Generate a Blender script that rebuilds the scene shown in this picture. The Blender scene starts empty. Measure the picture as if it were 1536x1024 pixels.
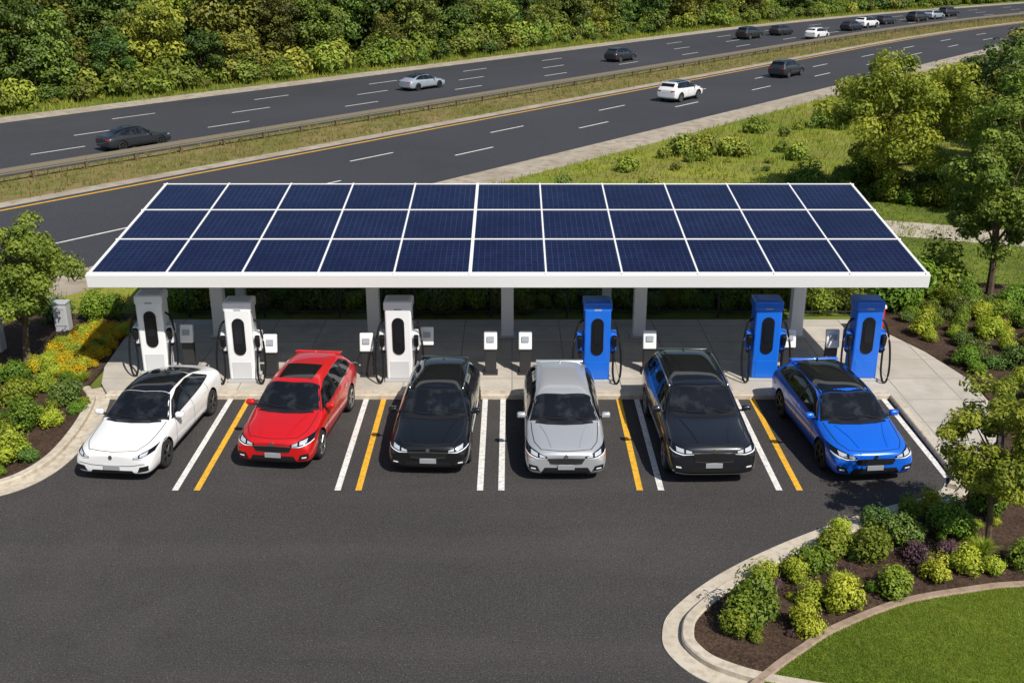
import bpy, bmesh, math, random
import numpy as np
from mathutils import Vector, Matrix
from mathutils.bvhtree import BVHTree
rnd = random.Random(7)
npr = np.random.default_rng(11)
scene = bpy.context.scene
col = scene.collection
R = math.radians

# ------------------------------------------------------------------ helpers
def link(o, parent=None):
    col.objects.link(o)
    if parent is not None: o.parent = parent
    return o
def empty(name, loc=(0,0,0), rz=0.0, parent=None):
    e = bpy.data.objects.new(name, None); e.empty_display_size = .3
    e.location = loc; e.rotation_euler = (0,0,rz)
    return link(e, parent)
def mesh_obj(name, verts, faces, mats, parent=None, smooth=False, fm=None, recalc=False):
    me = bpy.data.meshes.new(name)
    me.from_pydata([tuple(v) for v in verts], [], faces)
    if not isinstance(mats,(list,tuple)): mats=[mats]
    for m in mats: me.materials.append(m)
    if fm is not None: me.polygons.foreach_set('material_index', fm)
    if recalc:
        bm=bmesh.new(); bm.from_mesh(me); bmesh.ops.recalc_face_normals(bm,faces=bm.faces); bm.to_mesh(me); bm.free()
    if smooth: me.polygons.foreach_set('use_smooth',[True]*len(me.polygons))
    me.update()
    return link(bpy.data.objects.new(name, me), parent)
class MB:
    def __init__(s): s.v=[]; s.f=[]; s.m=[]
    def add(s, v, f, m=0):
        o=len(s.v); s.v+= [tuple(p) for p in v]; s.f += [tuple(i+o for i in q) for q in f]; s.m += [m]*len(f)
    def box(s, c, d, m=0, bevel=0.0, rot=None, taper=1.0, seg=2):
        bm=bmesh.new(); bmesh.ops.create_cube(bm,size=1)
        for v in bm.verts:
            k = taper if v.co.z>0 else 1.0
            v.co = Vector((v.co.x*d[0]*k, v.co.y*d[1]*k, v.co.z*d[2]))
        if bevel>0: bmesh.ops.bevel(bm,geom=list(bm.edges),offset=bevel,segments=seg,affect='EDGES',profile=.5)
        M = Matrix.Translation(c) @ (rot.to_4x4() if rot is not None else Matrix.Identity(4))
        bm.transform(M); bm.verts.index_update()
        s.add([v.co[:] for v in bm.verts], [[v.index for v in f.verts] for f in bm.faces], m); bm.free()
    def tube(s, pts, radii, m=0, n=8, cap=True):
        pts=[Vector(p) for p in pts]
        if not isinstance(radii,(list,tuple)): radii=[radii]*len(pts)
        rings=[]; 
        for i,p in enumerate(pts):
            t = (pts[min(i+1,len(pts)-1)]-pts[max(i-1,0)]).normalized()
            a = Vector((1,0,0))
            if abs(t.z)<.95: a = t.cross(Vector((0,0,1)))
            a.normalize(); b=t.cross(a).normalized(); a=b.cross(t)
            rings.append([p+(a*math.cos(2*math.pi*k/n)+b*math.sin(2*math.pi*k/n))*radii[i] for k in range(n)])
        v=[q for r in rings for q in r]; f=[]
        for i in range(len(pts)-1):
            for k in range(n):
                f.append((i*n+k,i*n+(k+1)%n,(i+1)*n+(k+1)%n,(i+1)*n+k))
        if cap: f.append(tuple(range(n))); f.append(tuple((len(pts)-1)*n+k for k in range(n)))
        s.add(v,f,m)
    def obj(s,name,mats,parent=None,smooth=False):
        return mesh_obj(name,s.v,s.f,mats,parent,smooth,s.m,recalc=True)
def spline(pts, n=8):
    P=[Vector((p[0],p[1],p[2] if len(p)>2 else 0)) for p in pts]; out=[]
    N=len(P)
    for i in range(N-1):
        p0=P[max(i-1,0)];p1=P[i];p2=P[i+1];p3=P[min(i+2,N-1)]
        for k in range(n):
            t=k/n
            out.append(.5*((2*p1)+(-p0+p2)*t+(2*p0-5*p1+4*p2-p3)*t*t+(-p0+3*p1-3*p2+p3)*t**3))
    out.append(P[-1]); return out
def offset_line(pts, d):
    out=[]
    for i,p in enumerate(pts):
        t=(pts[min(i+1,len(pts)-1)]-pts[max(i-1,0)]); t.z=0; t.normalize()
        out.append(Vector((p.x-t.y*d,p.y+t.x*d,0)))
    return out
def slab(name, poly, z0, z1, mat, parent=None):
    n=len(poly)
    v=[(p[0],p[1],z1) for p in poly]+[(p[0],p[1],z0) for p in poly]
    f=[tuple(range(n))]+[(i,(i+1)%n,n+(i+1)%n,n+i) for i in range(n)]
    return mesh_obj(name,v,f,mat,parent,recalc=True)
def kerb_strip(name, line, a, b, z0, z1, mat, parent=None, bev=.025):
    prof=[(a,z0),(a,z1-bev),(a+bev,z1),(b-bev,z1),(b,z1-bev),(b,z0)]
    L=[offset_line(line,o) for o,_ in prof]; n=len(line); v=[];f=[]
    for j,(o,z) in enumerate(prof):
        v+=[(p.x,p.y,z) for p in L[j]]
    for j in range(len(prof)-1):
        for i in range(n-1): f.append((j*n+i,j*n+i+1,(j+1)*n+i+1,(j+1)*n+i))
    f.append(tuple(j*n for j in range(6))); f.append(tuple(j*n+n-1 for j in range(6)))
    return mesh_obj(name,v,f,mat,parent,recalc=True)

# ------------------------------------------------------------------ materials
def new_mat(name):
    m=bpy.data.materials.new(name); m.use_nodes=True; nt=m.node_tree
    return m,nt,nt.nodes['Principled BSDF']
def N(nt,t,**k):
    n=nt.nodes.new(t)
    for a,b in k.items(): setattr(n,a,b)
    return n
def simple(name,c,rough=.5,metal=0,coat=0,spec=.5,coat_r=.03):
    m,nt,b=new_mat(name); b.inputs['Base Color'].default_value=(*c,1)
    b.inputs['Roughness'].default_value=rough; b.inputs['Metallic'].default_value=metal
    b.inputs['Coat Weight'].default_value=coat; b.inputs['Coat Roughness'].default_value=coat_r
    b.inputs['Specular IOR Level'].default_value=spec
    return m
def mix(nt,fac,a,b,blend='MIX'):
    n=N(nt,'ShaderNodeMix',data_type='RGBA',blend_type=blend)
    for sock,val in ((n.inputs[0],fac),(n.inputs[6],a),(n.inputs[7],b)):
        if hasattr(val,'is_output'): nt.links.new(val,sock)
        elif isinstance(val,(int,float)): sock.default_value=val
        else: sock.default_value=(*val,1)
    return n.outputs[2]
def noise(nt,scale,detail=4,rough=.55,coord=None,stretch=None):
    n=N(nt,'ShaderNodeTexNoise'); n.inputs['Scale'].default_value=scale; n.inputs['Detail'].default_value=detail
    n.inputs['Roughness'].default_value=rough
    if coord is None: coord=N(nt,'ShaderNodeNewGeometry').outputs['Position']
    if stretch:
        mp=N(nt,'ShaderNodeMapping'); mp.inputs['Scale'].default_value=stretch; nt.links.new(coord,mp.inputs['Vector']); coord=mp.outputs[0]
    nt.links.new(coord,n.inputs['Vector']); return n.outputs['Fac']
def ramp(nt,src,a,b,lo=0,hi=1):
    n=N(nt,'ShaderNodeMapRange'); n.inputs['From Min'].default_value=a; n.inputs['From Max'].default_value=b
    n.inputs['To Min'].default_value=lo; n.inputs['To Max'].default_value=hi
    nt.links.new(src,n.inputs['Value']); return n.outputs['Result']
def ground_mat(name,c1,c2,c3,s1,s2,rough=.9,bump=.3,bscale=40,speck=None,bands=None):
    m,nt,b=new_mat(name)
    c=mix(nt,ramp(nt,noise(nt,s1),.35,.65),c1,c2)
    c=mix(nt,ramp(nt,noise(nt,s2,6),.45,.7),c,c3)
    if bands: c=mix(nt,ramp(nt,noise(nt,.5,5,.6,stretch=bands[0]),.48,.72,0,bands[2]),c,bands[1])
    if speck:
        sc,dark,light=speck
        nz=noise(nt,sc,2,.7)
        c=mix(nt,ramp(nt,nz,.56,.74),c,light)
        c=mix(nt,ramp(nt,nz,.44,.28),c,dark)
    nt.links.new(c,b.inputs['Base Color']); b.inputs['Roughness'].default_value=rough
    b.inputs['Specular IOR Level'].default_value=.25
    if bump:
        bp=N(nt,'ShaderNodeBump'); bp.inputs['Strength'].default_value=bump; bp.inputs['Distance'].default_value=.02
        nt.links.new(noise(nt,bscale,5,.7),bp.inputs['Height']); nt.links.new(bp.outputs[0],b.inputs['Normal'])
    return m
M_asph=ground_mat('asphalt',(.046,.043,.043),(.066,.061,.060),(.052,.048,.047),.15,1.1,.85,.9,45,(33,(.014,.013,.013),(.15,.14,.135)),((.12,1.0,1),(.084,.077,.073),.6))
M_road=ground_mat('highway_asphalt',(.042,.043,.049),(.058,.059,.067),(.049,.050,.056),.05,.4,.8,.2,20,(9,(.032,.032,.035),(.075,.075,.082)))
M_shoulder=ground_mat('shoulder_concrete',(.34,.29,.23),(.42,.37,.30),(.26,.21,.15),.3,1.5)
M_grass=ground_mat('grass_ground',(.09,.14,.02),(.16,.19,.03),(.065,.09,.018),.12,.6,.95,.8,12)
M_field=ground_mat('field_grass',(.14,.20,.02),(.26,.27,.04),(.20,.17,.06),.10,.35,.95,.9,10)
M_median=ground_mat('median_grass',(.16,.15,.04),(.24,.18,.08),(.10,.12,.02),.25,1.2,.95,.9,12)
M_lawn=ground_mat('lawn_grass',(.10,.16,.016),(.16,.22,.024),(.12,.14,.02),1.2,5,.95,.9,50)
M_mulch=ground_mat('mulch',(.055,.032,.021),(.09,.055,.036),(.03,.018,.012),2,14,.95,1,45,(25,(.015,.009,.006),(.15,.10,.07)))
M_kerb=ground_mat('kerb_concrete',(.50,.44,.35),(.58,.52,.43),(.40,.34,.26),.8,6,.85,.3,60)
M_edge=ground_mat('edging_stone',(.30,.22,.16),(.38,.29,.22),(.22,.16,.12),2,8)
M_white=ground_mat('road_paint_white',(.74,.73,.70),(.80,.79,.76),(.52,.50,.47),1,9,.6,.2,60,(30,(.30,.29,.28),(.82,.81,.78)))
M_yellow=ground_mat('road_paint_yellow',(.76,.41,.03),(.82,.46,.04),(.52,.29,.04),1,9,.6,.2,60,(30,(.32,.19,.03),(.84,.48,.05)))
M_bark=ground_mat('bark',(.10,.07,.045),(.15,.11,.075),(.06,.042,.03),3,12,.9,.8,30)
def pavement_mat(name,ca,cb,bw=1.5,rh=1.45):
    m,nt,b=new_mat(name)
    pos=N(nt,'ShaderNodeNewGeometry').outputs['Position']
    br=N(nt,'ShaderNodeTexBrick'); br.offset=0; br.inputs['Scale'].default_value=1
    br.inputs['Brick Width'].default_value=bw; br.inputs['Row Height'].default_value=rh
    br.inputs['Mortar Size'].default_value=.014; br.inputs['Mortar Smooth'].default_value=.1
    br.inputs['Color1'].default_value=(*ca,1); br.inputs['Color2'].default_value=(*cb,1)
    br.inputs['Mortar'].default_value=(.17,.15,.13,1); nt.links.new(pos,br.inputs['Vector'])
    c=mix(nt,ramp(nt,noise(nt,1.3,5),.4,.75),br.outputs['Color'],tuple(v*.8 for v in ca))
    c=mix(nt,ramp(nt,noise(nt,30,2),.55,.8),c,tuple(v*.7 for v in ca))
    nt.links.new(c,b.inputs['Base Color']); b.inputs['Roughness'].default_value=.85
    return m
M_pave=pavement_mat('pavement_concrete',(.46,.42,.36),(.53,.485,.42))
M_path=ground_mat('path_concrete',(.44,.38,.32),(.50,.44,.37),(.38,.33,.27),.5,2,.9,.2,30)
def leaf_mat(name,cd,cl,var=.25,trans=.25):
    m,nt,b=new_mat(name)
    at=N(nt,'ShaderNodeAttribute',attribute_name='var')
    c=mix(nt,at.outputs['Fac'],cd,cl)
    oi=N(nt,'ShaderNodeObjectInfo')
    hs=N(nt,'ShaderNodeHueSaturation')
    mr=N(nt,'ShaderNodeMapRange'); mr.inputs['To Min'].default_value=.5-.05*var*4; mr.inputs['To Max'].default_value=.5+.03*var*4
    nt.links.new(oi.outputs['Random'],mr.inputs['Value']); nt.links.new(mr.outputs[0],hs.inputs['Hue'])
    ml=N(nt,'ShaderNodeMath',operation='MULTIPLY'); ml.inputs[1].default_value=7.31
    fr=N(nt,'ShaderNodeMath',operation='FRACT'); nt.links.new(oi.outputs['Random'],ml.inputs[0]); nt.links.new(ml.outputs[0],fr.inputs[0])
    m2=N(nt,'ShaderNodeMapRange'); m2.inputs['To Min'].default_value=1-1.3*var; m2.inputs['To Max'].default_value=1+1.3*var
    nt.links.new(fr.outputs[0],m2.inputs['Value']); nt.links.new(m2.outputs[0],hs.inputs['Value'])
    nt.links.new(c,hs.inputs['Color'])
    nt.links.new(hs.outputs[0],b.inputs['Base Color']); b.inputs['Roughness'].default_value=.5
    b.inputs['Specular IOR Level'].default_value=.3
    if trans>0:
        tr=N(nt,'ShaderNodeBsdfTranslucent'); nt.links.new(hs.outputs[0],tr.inputs['Color'])
        mx=N(nt,'ShaderNodeMixShader'); mx.inputs[0].default_value=trans
        nt.links.new(b.outputs[0],mx.inputs[1]); nt.links.new(tr.outputs[0],mx.inputs[2])
        nt.links.new(mx.outputs[0],nt.nodes['Material Output'].inputs['Surface'])
    return m
L_forest=leaf_mat('leaves_forest',(.050,.082,.013),(.165,.225,.030),.30,.0)
L_fbright=leaf_mat('leaves_forest_bright',(.10,.15,.016),(.32,.36,.04),.15,.0)
L_bright=leaf_mat('leaves_bright',(.14,.21,.02),(.42,.47,.055),.08,.35)
L_mid=leaf_mat('leaves_mid',(.095,.16,.02),(.29,.37,.05),.10,.32)
L_shrub=leaf_mat('leaves_shrub',(.08,.15,.014),(.24,.35,.03),.2)
L_lime=leaf_mat('leaves_lime',(.20,.28,.02),(.50,.56,.05),.12)
L_dark=leaf_mat('leaves_dark',(.045,.09,.016),(.12,.19,.03),.2,0)
L_purple=leaf_mat('leaves_purple',(.05,.025,.035),(.13,.07,.08),.2,0)
L_yellowf=leaf_mat('petals_yellow',(.45,.34,.01),(.85,.60,.02),.1)
L_blade=leaf_mat('grass_blades',(.14,.22,.02),(.32,.40,.05),.0,.5)
L_fieldb=leaf_mat('field_blades',(.20,.27,.025),(.46,.46,.07),.0,.5)
L_dry=leaf_mat('median_blades',(.17,.18,.03),(.40,.31,.12),.0,.5)

# ------------------------------------------------------------------ foliage
def leaf_geo(C,Nrm,size,var):
    n=len(C)
    a=npr.normal(size=(n,3)); a-= (a*Nrm).sum(1)[:,None]*Nrm; a/=np.linalg.norm(a,axis=1)[:,None]+1e-9
    b=np.cross(Nrm,a); s=(size*npr.uniform(.6,1.25,n))[:,None]
    V=np.stack([C+a*s, C+b*s*.55+Nrm*s*.12, C-a*s*.9, C-b*s*.55+Nrm*s*.12],1).reshape(-1,3)
    return V,np.arange(4*n).reshape(-1,4),var
def leaves_obj_mesh(name,V,F,var,mats,extra=None):
    me=bpy.data.meshes.new(name)
    v=V.tolist(); f=F.tolist(); mi=[0]*len(f); vr=list(var)
    if extra:
        o=len(v); v+= [tuple(p) for p in extra.v]; f+= [tuple(i+o for i in q) for q in extra.f]; mi+=[1]*len(extra.f); vr+=[0]*len(extra.f)
    me.from_pydata(v,[],f)
    for m in mats: me.materials.append(m)
    me.polygons.foreach_set('material_index',mi)
    at=me.attributes.new('var','FLOAT','FACE'); at.data.foreach_set('value',np.array(vr,dtype=np.float32))
    me.update(); return me
def rdir(n):
    d=npr.normal(size=(n,3)); return d/np.linalg.norm(d,axis=1)[:,None]
def crown(center,radii,nclump,cr,nleaf,size):
    D=rdir(nclump); rr=npr.uniform(.25,1.0,nclump)**.6
    P=np.array(center)+D*np.array(radii)*rr[:,None]*npr.uniform(.85,1.12,(nclump,1))
    Cs=[];Ns=[];vs=[]
    for p in P:
        c=cr*npr.uniform(.6,1.25); d=rdir(nleaf); r=npr.uniform(.5,1.08,nleaf)
        d2=d*np.array([1,1,.72]); Cs.append(p+d2*c*r[:,None])
        nn=d*.9+rdir(nleaf)*.6+np.array([0,0,.4]); Ns.append(nn/np.linalg.norm(nn,axis=1)[:,None])
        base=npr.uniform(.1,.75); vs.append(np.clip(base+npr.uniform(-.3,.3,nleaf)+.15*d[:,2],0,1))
    C=np.concatenate(Cs);Nn=np.concatenate(Ns);va=np.concatenate(vs)
    k=C[:,2]>.05; C=C[k];Nn=Nn[k];va=va[k]
    return (*leaf_geo(C,Nn,size,va),P)
def tree_mesh(name,H,radii,trunk_h,tr,nclump,cr,nleaf,size,lm,nbr=12):
    cz=H-radii[2]
    V,F,va,P=crown((0,0,cz),radii,nclump,cr,nleaf,size)
    mb=MB(); lean=npr.uniform(-.06,.06,2)*H
    tp=[(0,0,-.05),(lean[0]*.2,lean[1]*.2,trunk_h*.5),(lean[0]*.5,lean[1]*.5,trunk_h),(lean[0],lean[1],cz+radii[2]*.4)]
    mb.tube(tp,[tr*1.3,tr,tr*.8,tr*.2],n=8)
    for p in P[npr.permutation(len(P))[:nbr]]:
        z0=npr.uniform(trunk_h*.75,max(trunk_h*.8,min(cz,p[2])))
        k=min(1,z0/cz); s=Vector((lean[0]*k*.8,lean[1]*k*.8,z0)); e=Vector(p)
        m=(s+e)*.5+Vector((0,0,.06*H*npr.uniform(-.5,.6)))
        mb.tube([s,m,e],[tr*.45,tr*.3,tr*.1],n=5)
    return leaves_obj_mesh(name,V,F,va,[lm,M_bark],mb)
def put(name,me,x,y,z=0,s=1,parent=None,sz=None):
    o=bpy.data.objects.new(name,me); o.location=(x,y,z); o.rotation_euler=(0,0,rnd.uniform(0,6.28))
    o.scale=(s,s,sz if sz else s*rnd.uniform(.88,1.12)); return link(o,parent)
def shrub_mesh(name,lm,nleaf=2600,size=.04,lobes=13):
    Cs=[];Ns=[];vs=[]
    for i in range(lobes):
        a=rnd.uniform(0,6.28); r=rnd.uniform(.1,.33) if i>1 else 0
        c=np.array([r*math.cos(a),r*math.sin(a),rnd.uniform(.18,.62-r*.7)]) ; cr=rnd.uniform(.15,.25) if i>1 else .3; n=nleaf//lobes
        d=rdir(n); rr=npr.uniform(.65,1.14,n); Cs.append(c+d*cr*rr[:,None])
        nn=d*1.1+rdir(n)*.55+np.array([0,0,.35]); Ns.append(nn/np.linalg.norm(nn,axis=1)[:,None])
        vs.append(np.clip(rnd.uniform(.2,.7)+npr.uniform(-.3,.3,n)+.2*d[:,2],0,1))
    C=np.concatenate(Cs); C[:,2]=np.maximum(C[:,2],.01)
    V,F,va=leaf_geo(C,np.concatenate(Ns),size,np.concatenate(vs))
    mb=MB()
    for i in range(6):
        a=i*1.05; mb.tube([(0,0,-.02),(.12*math.cos(a),.12*math.sin(a),.2),(.24*math.cos(a),.24*math.sin(a),.42)],[.02,.014,.006],n=4)
    return leaves_obj_mesh(name,V,F,va,[lm,M_bark],mb)
def grass_tuft_mesh(name,lm,n=420,h=.75):
    V=[];F=[];va=[]
    for i in range(n):
        a=rnd.uniform(0,6.28); r=rnd.uniform(0,.16); o=Vector((r*math.cos(a),r*math.sin(a),0)); t=rnd.uniform(.15,.9)
        d=Vector((math.cos(a)*t,math.sin(a)*t,1-.45*t)); L=h*rnd.uniform(.5,1); w=Vector((-math.sin(a),math.cos(a),0))*.008
        k=len(V); mdl=o+d*L*.6+Vector((0,0,.06)); e=o+d*L+Vector((math.cos(a),math.sin(a),-.6))*.08
        V+=[o-w,o+w,mdl+w,mdl-w,e]; F+=[(k,k+1,k+2,k+3),(k+3,k+2,k+4)]; q=rnd.random(); va+=[q,q]
    me=bpy.data.meshes.new(name); me.from_pydata([tuple(v) for v in V],[],F); me.materials.append(lm)
    at=me.attributes.new('var','FLOAT','FACE'); at.data.foreach_set('value',np.array(va,dtype=np.float32)); return me
def pip(x,y,P):
    c=False;n=len(P);j=n-1
    for i in range(n):
        if (P[i][1]>y)!=(P[j][1]>y) and x<(P[j][0]-P[i][0])*(y-P[i][1])/(P[j][1]-P[i][1])+P[i][0]: c=not c
        j=i
    return c
def scatter(poly,n,mind=0):
    xs=[p[0] for p in poly]; ys=[p[1] for p in poly]; out=[]; t=0
    while len(out)<n and t<n*40:
        t+=1; x=rnd.uniform(min(xs),max(xs)); y=rnd.uniform(min(ys),max(ys))
        if pip(x,y,poly) and (mind==0 or all((x-a)**2+(y-b)**2>mind*mind for a,b in out)): out.append((x,y))
    return out
def blades(name,pts,z,h,w,lm,per=3,spread=.05,parent=None):
    P=np.array(pts); P=np.repeat(P,per,0); n=len(P); P=P+npr.normal(size=P.shape)*spread
    hh=h*npr.uniform(.5,1.2,n); a=npr.uniform(0,6.28,n); ww=w*npr.uniform(.6,1.3,n)
    dx=np.cos(a)*ww; dy=np.sin(a)*ww; lx=npr.normal(size=n)*hh*.4; ly=npr.normal(size=n)*hh*.4
    V=np.stack([np.stack([P[:,0]-dx,P[:,1]-dy,np.full(n,z)],1),np.stack([P[:,0]+dx,P[:,1]+dy,np.full(n,z)],1),
                np.stack([P[:,0]+lx,P[:,1]+ly,z+hh],1)],1).reshape(-1,3)
    me=bpy.data.meshes.new(name); me.from_pydata(V.tolist(),[],np.arange(3*n).reshape(-1,3).tolist()); me.materials.append(lm)
    pv=(np.sin(P[:,0]*.9)+np.sin(P[:,1]*.7+P[:,0]*.3))*.18+.5
    at=me.attributes.new('var','FLOAT','FACE'); at.data.foreach_set('value',np.clip(pv+npr.uniform(-.35,.35,n),0,1).astype(np.float32))
    return link(bpy.data.objects.new(name,me),parent)

# ------------------------------------------------------------------ highway path
HS=[];HP=[];HH=[]
h0=R(51); pos=Vector((-18,54.5))-Vector((math.cos(h0),math.sin(h0)))*80
s=-80.0
while s<460:
    hd = R(51) if s<95 else R(51-11*min(1,(s-95)/70.0))
    HS.append(s);HP.append(pos.copy());HH.append(hd)
    pos=pos+Vector((math.cos(hd),math.sin(hd)))*2; s+=2
def hw(s,off):
    i=int((s-HS[0])/2); i=max(0,min(len(HS)-2,i)); t=(s-HS[i])/2
    p=HP[i].lerp(HP[i+1],t); h=HH[i]+(HH[i+1]-HH[i])*t
    return Vector((p.x-math.sin(h)*off,p.y+math.cos(h)*off,0)),h
def ribbon(name,o0,o1,z,mat,parent=None,s0=-80,s1=440,step=4):
    v=[];n=0;s=s0
    while s<=s1:
        a,_=hw(s,o0);b,_=hw(s,o1); v+=[(a.x,a.y,z),(b.x,b.y,z)]; n+=1; s+=step
    return mesh_obj(name,v,[(2*i,2*i+2,2*i+3,2*i+1) for i in range(n-1)],mat,parent)

# ------------------------------------------------------------------ ground & roads
mesh_obj('ground',[(-1500,-800,0),(1500,-800,0),(1500,2500,0),(-1500,2500,0)],[(0,1,2,3)],M_grass)
hwy=empty('highway')
ribbon('carriageway_near',-11.4,.5,.012,M_road,hwy)
ribbon('carriageway_far',7,24.3,.012,M_road,hwy)
ribbon('shoulder_near',-14,-11.4,.008,M_shoulder,hwy)
ribbon('shoulder_far',24.3,26.8,.008,M_shoulder,hwy)
ribbon('median_gravel_edge',.5,1.5,.008,M_shoulder,hwy)
ribbon('median_strip',1.5,7,.008,M_median,hwy)
ribbon('yellow_edge_line',-.15,.05,.018,M_yellow,hwy)
mb=MB()
for off,ph in ((-3.9,0),(-7.3,5.0),(11.9,2),(15.9,7),(20.0,0)):
    s=-76+ph
    while s<300:
        a,_=hw(s,off-.07);b,_=hw(s,off+.07);c,_=hw(s+3.4,off+.07);d,_=hw(s+3.4,off-.07)
        mb.add([(q.x,q.y,.018) for q in (a,b,c,d)],[(0,1,2,3)]); s+=12.2
mb.obj('lane_dashes',[M_white],hwy)
M_steel=simple('galvanised_steel',(.25,.22,.17),.6,.3)
mb=MB()
s=-76
while s<320:
    a,h=hw(s,5.6); mb.box((a.x,a.y,.38),(.14,.14,.76),1,rot=Matrix.Rotation(h,3,'Z'))
    b,_=hw(s+3,5.6)
    for zc,dd in ((.50,0),(.60,.04),(.70,0)):
        m_=(a+b)*.5; mb.box((m_.x+.08*math.sin(h),m_.y-.08*math.cos(h)-dd,zc),(3.02,.04,.11),0,rot=Matrix.Rotation(h,3,'Z'))
    s+=3
mb.obj('guardrail',[M_steel,simple('weathered_wood',(.13,.09,.06),.9)])
field=[hw(s,-14.0)[0] for s in range(-30,110,5)]
field=[(v.x,v.y) for v in field]+[(70,100),(60,60),(20,49),(8,50),(-6,42),(-14,33.5)]
slab('field',field,-.05,.006,M_field)

mesh_obj('parking_lot',[(-40,-30,.005),(30,-30,.005),(30,26.6,.005),(-21,26.6,.005),(-40,5,.005)],[(0,1,2,3,4)],M_asph)
mb=MB(); my=MB()
for x,k in ((-7.59,0),(-7.10,1),(-3.93,0),(-3.46,1),(-.72,0),(-.24,0),(2.88,1),(3.36,0),(6.02,0),(6.48,1),(10.03,0)):
    (my if k else mb).add([(x-.07,21.3 if x<10 else 21.9,.010),(x+.07,21.3 if x<10 else 21.9,.010),(x+.07,26.4,.010),(x-.07,26.4,.010)],[(0,1,2,3)])
mb.obj('white_parking_lines',[M_white]); my.obj('yellow_parking_lines',[M_yellow])

pave=[(-10.95,26.5),(10.2,26.5),(10.2,22.0),(10.45,21.8),(11.3,22.5),(12.1,24.0),(12.65,25.6),(12.75,27.5),(12.3,29.6),(11.7,31.2),(11.3,32.5),(-12.1,32.5),(-11.95,31),(-11.7,28.4),(-11.35,27.2)]
slab('pavement',pave,-.05,.13,M_pave)
kerb_strip('kerb',[Vector((-10.95,26.5,0)),Vector((-3,26.5,0)),Vector((4,26.5,0)),Vector((10.22,26.5,0))],-.12,.22,-.02,.138,M_kerb)
# kerb running down the right of the bays and round the lower planting bed in one line
kr=spline([(10.12,26.4),(10.12,24.5),(10.10,22.6),(9.85,21.6),(9.3,21.05),(7.69,20.3),(5.66,19.1),(4.06,17.9),(2.99,16.75),(2.68,16.0),(2.73,15.36),(3.25,14.67),(4.5,14.1),(6.5,13.85),(14,13.8),(22,13.8)],10)
kr_low=kr[30:]
kerb_strip('kerb',kr[:34],.34,.54,-.02,.142,M_kerb) if False else None
kerb_strip('kerb',kr_low,0,.34,-.02,.03,M_kerb,bev=.005)
kerb_strip('kerb',kr,.10 if False else .34,.56,-.02,.15,M_kerb) if False else None
kerb_strip('kerb',kr_low,.34,.56,-.02,.15,M_kerb)
kerb_strip('kerb',[Vector((10.22,26.38,0)),Vector((10.21,24.5,0)),Vector((10.20,22.7,0)),Vector((10.17,22.0,0)),Vector((10.02,21.6,0)),Vector((9.86,21.36,0))],-.04,.18,-.02,.144,M_kerb)
kl=spline([(-40,20.2),(-24,20.4),(-14,20.6),(-12.3,20.75),(-11.4,21.05),(-10.8,21.75),(-10.5,22.9),(-10.55,24.7),(-10.85,26.4),(-11.3,27.2)],8)
kerb_strip('kerb',kl,0,.36,-.02,.03,M_kerb,bev=.005)
kerb_strip('kerb',kl,.36,.58,-.02,.15,M_kerb)
bl=[(v.x,v.y) for v in offset_line(kl,.5)]
slab('planting_bed',[(x,y) for x,y in bl if x>-24]+[(-11.75,28.4),(-12.0,31),(-12.15,33.2),(-15.5,33.2),(-23,24),(-25,20.9)],-.04,.10,M_mulch)
slab('planting_bed',[(10.7,21.9),(11.5,22.4),(12.25,24.0),(12.75,25.6),(12.85,27.5),(12.4,29.65),(11.8,31.3),(11.4,32.6),(11.6,35),(17,36.5),(30,34),(30,17),(14,17.6),(9.4,20.6)],-.04,.09,M_mulch)
br_=[(v.x,v.y) for v in offset_line(kr_low,.5)]
slab('planting_bed',br_+[(22,22),(10.6,22)],-.04,.10,M_mulch)
ed=spline([(3.95,14.42),(4.48,14.95),(5.0,15.4),(5.75,16.0),(7.2,16.8),(8.6,17.2),(9.77,17.4),(13,17.6),(20,17.6)],8)
kerb_strip('garden_edging',ed,-.09,.09,.0,.152,M_edge)
edp=[(v.x,v.y) for v in ed]
slab('lawn',edp+[(20,14.35),(6.5,14.35),(4.6,14.5),(4.0,14.42)],0,.115,M_lawn)
blades('lawn_grass',scatter([p for p in edp if p[0]<12.5]+[(12.5,14.4),(6.5,14.4),(4.6,14.5)],30000),.115,.04,.006,L_blade,3,.025)
pc=spline([(2,50),(10,47),(16.5,44.6),(22,42.6),(32,39.5),(50,36)],6)
kerb_strip('path',pc,-1.3,1.3,-.02,.02,M_path,bev=.005)

# ------------------------------------------------------------------ canopy
W=simple('white_painted_metal',(.82,.82,.81),.35)
Wg=simple('grey_painted_metal',(.45,.46,.47),.45)
Dk=simple('dark_metal',(.03,.03,.033),.5)
def solar_mat():
    m,nt,b=new_mat('solar_cells')
    tc=N(nt,'ShaderNodeTexCoord').outputs['Object']
    br=N(nt,'ShaderNodeTexBrick'); br.offset=0; br.inputs['Scale'].default_value=1
    br.inputs['Brick Width'].default_value=.1583; br.inputs['Row Height'].default_value=.19
    br.inputs['Mortar Size'].default_value=.005; br.inputs['Mortar Smooth'].default_value=.0; br.inputs['Bias'].default_value=0
    br.inputs['Color1'].default_value=(.004,.007,.036,1); br.inputs['Color2'].default_value=(.007,.012,.050,1)
    br.inputs['Mortar'].default_value=(.045,.06,.13,1); nt.links.new(tc,br.inputs['Vector'])
    c=mix(nt,ramp(nt,noise(nt,.6,3),.35,.7,0,.7),br.outputs['Color'],(.003,.005,.030))
    nt.links.new(c,b.inputs['Base Color']); b.inputs['Roughness'].default_value=.18; b.inputs['Specular IOR Level'].default_value=.26
    return m
M_solar=solar_mat()
X0,X1=-11.16,10.95; SL=7.19; tilt=math.atan(.87/7.14)
can=empty('solar_canopy',(0,26.7,3.40)); can.rotation_euler=(tilt,0,0)
mb=MB()
cx=(X0+X1)/2; wd=X1-X0
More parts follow.
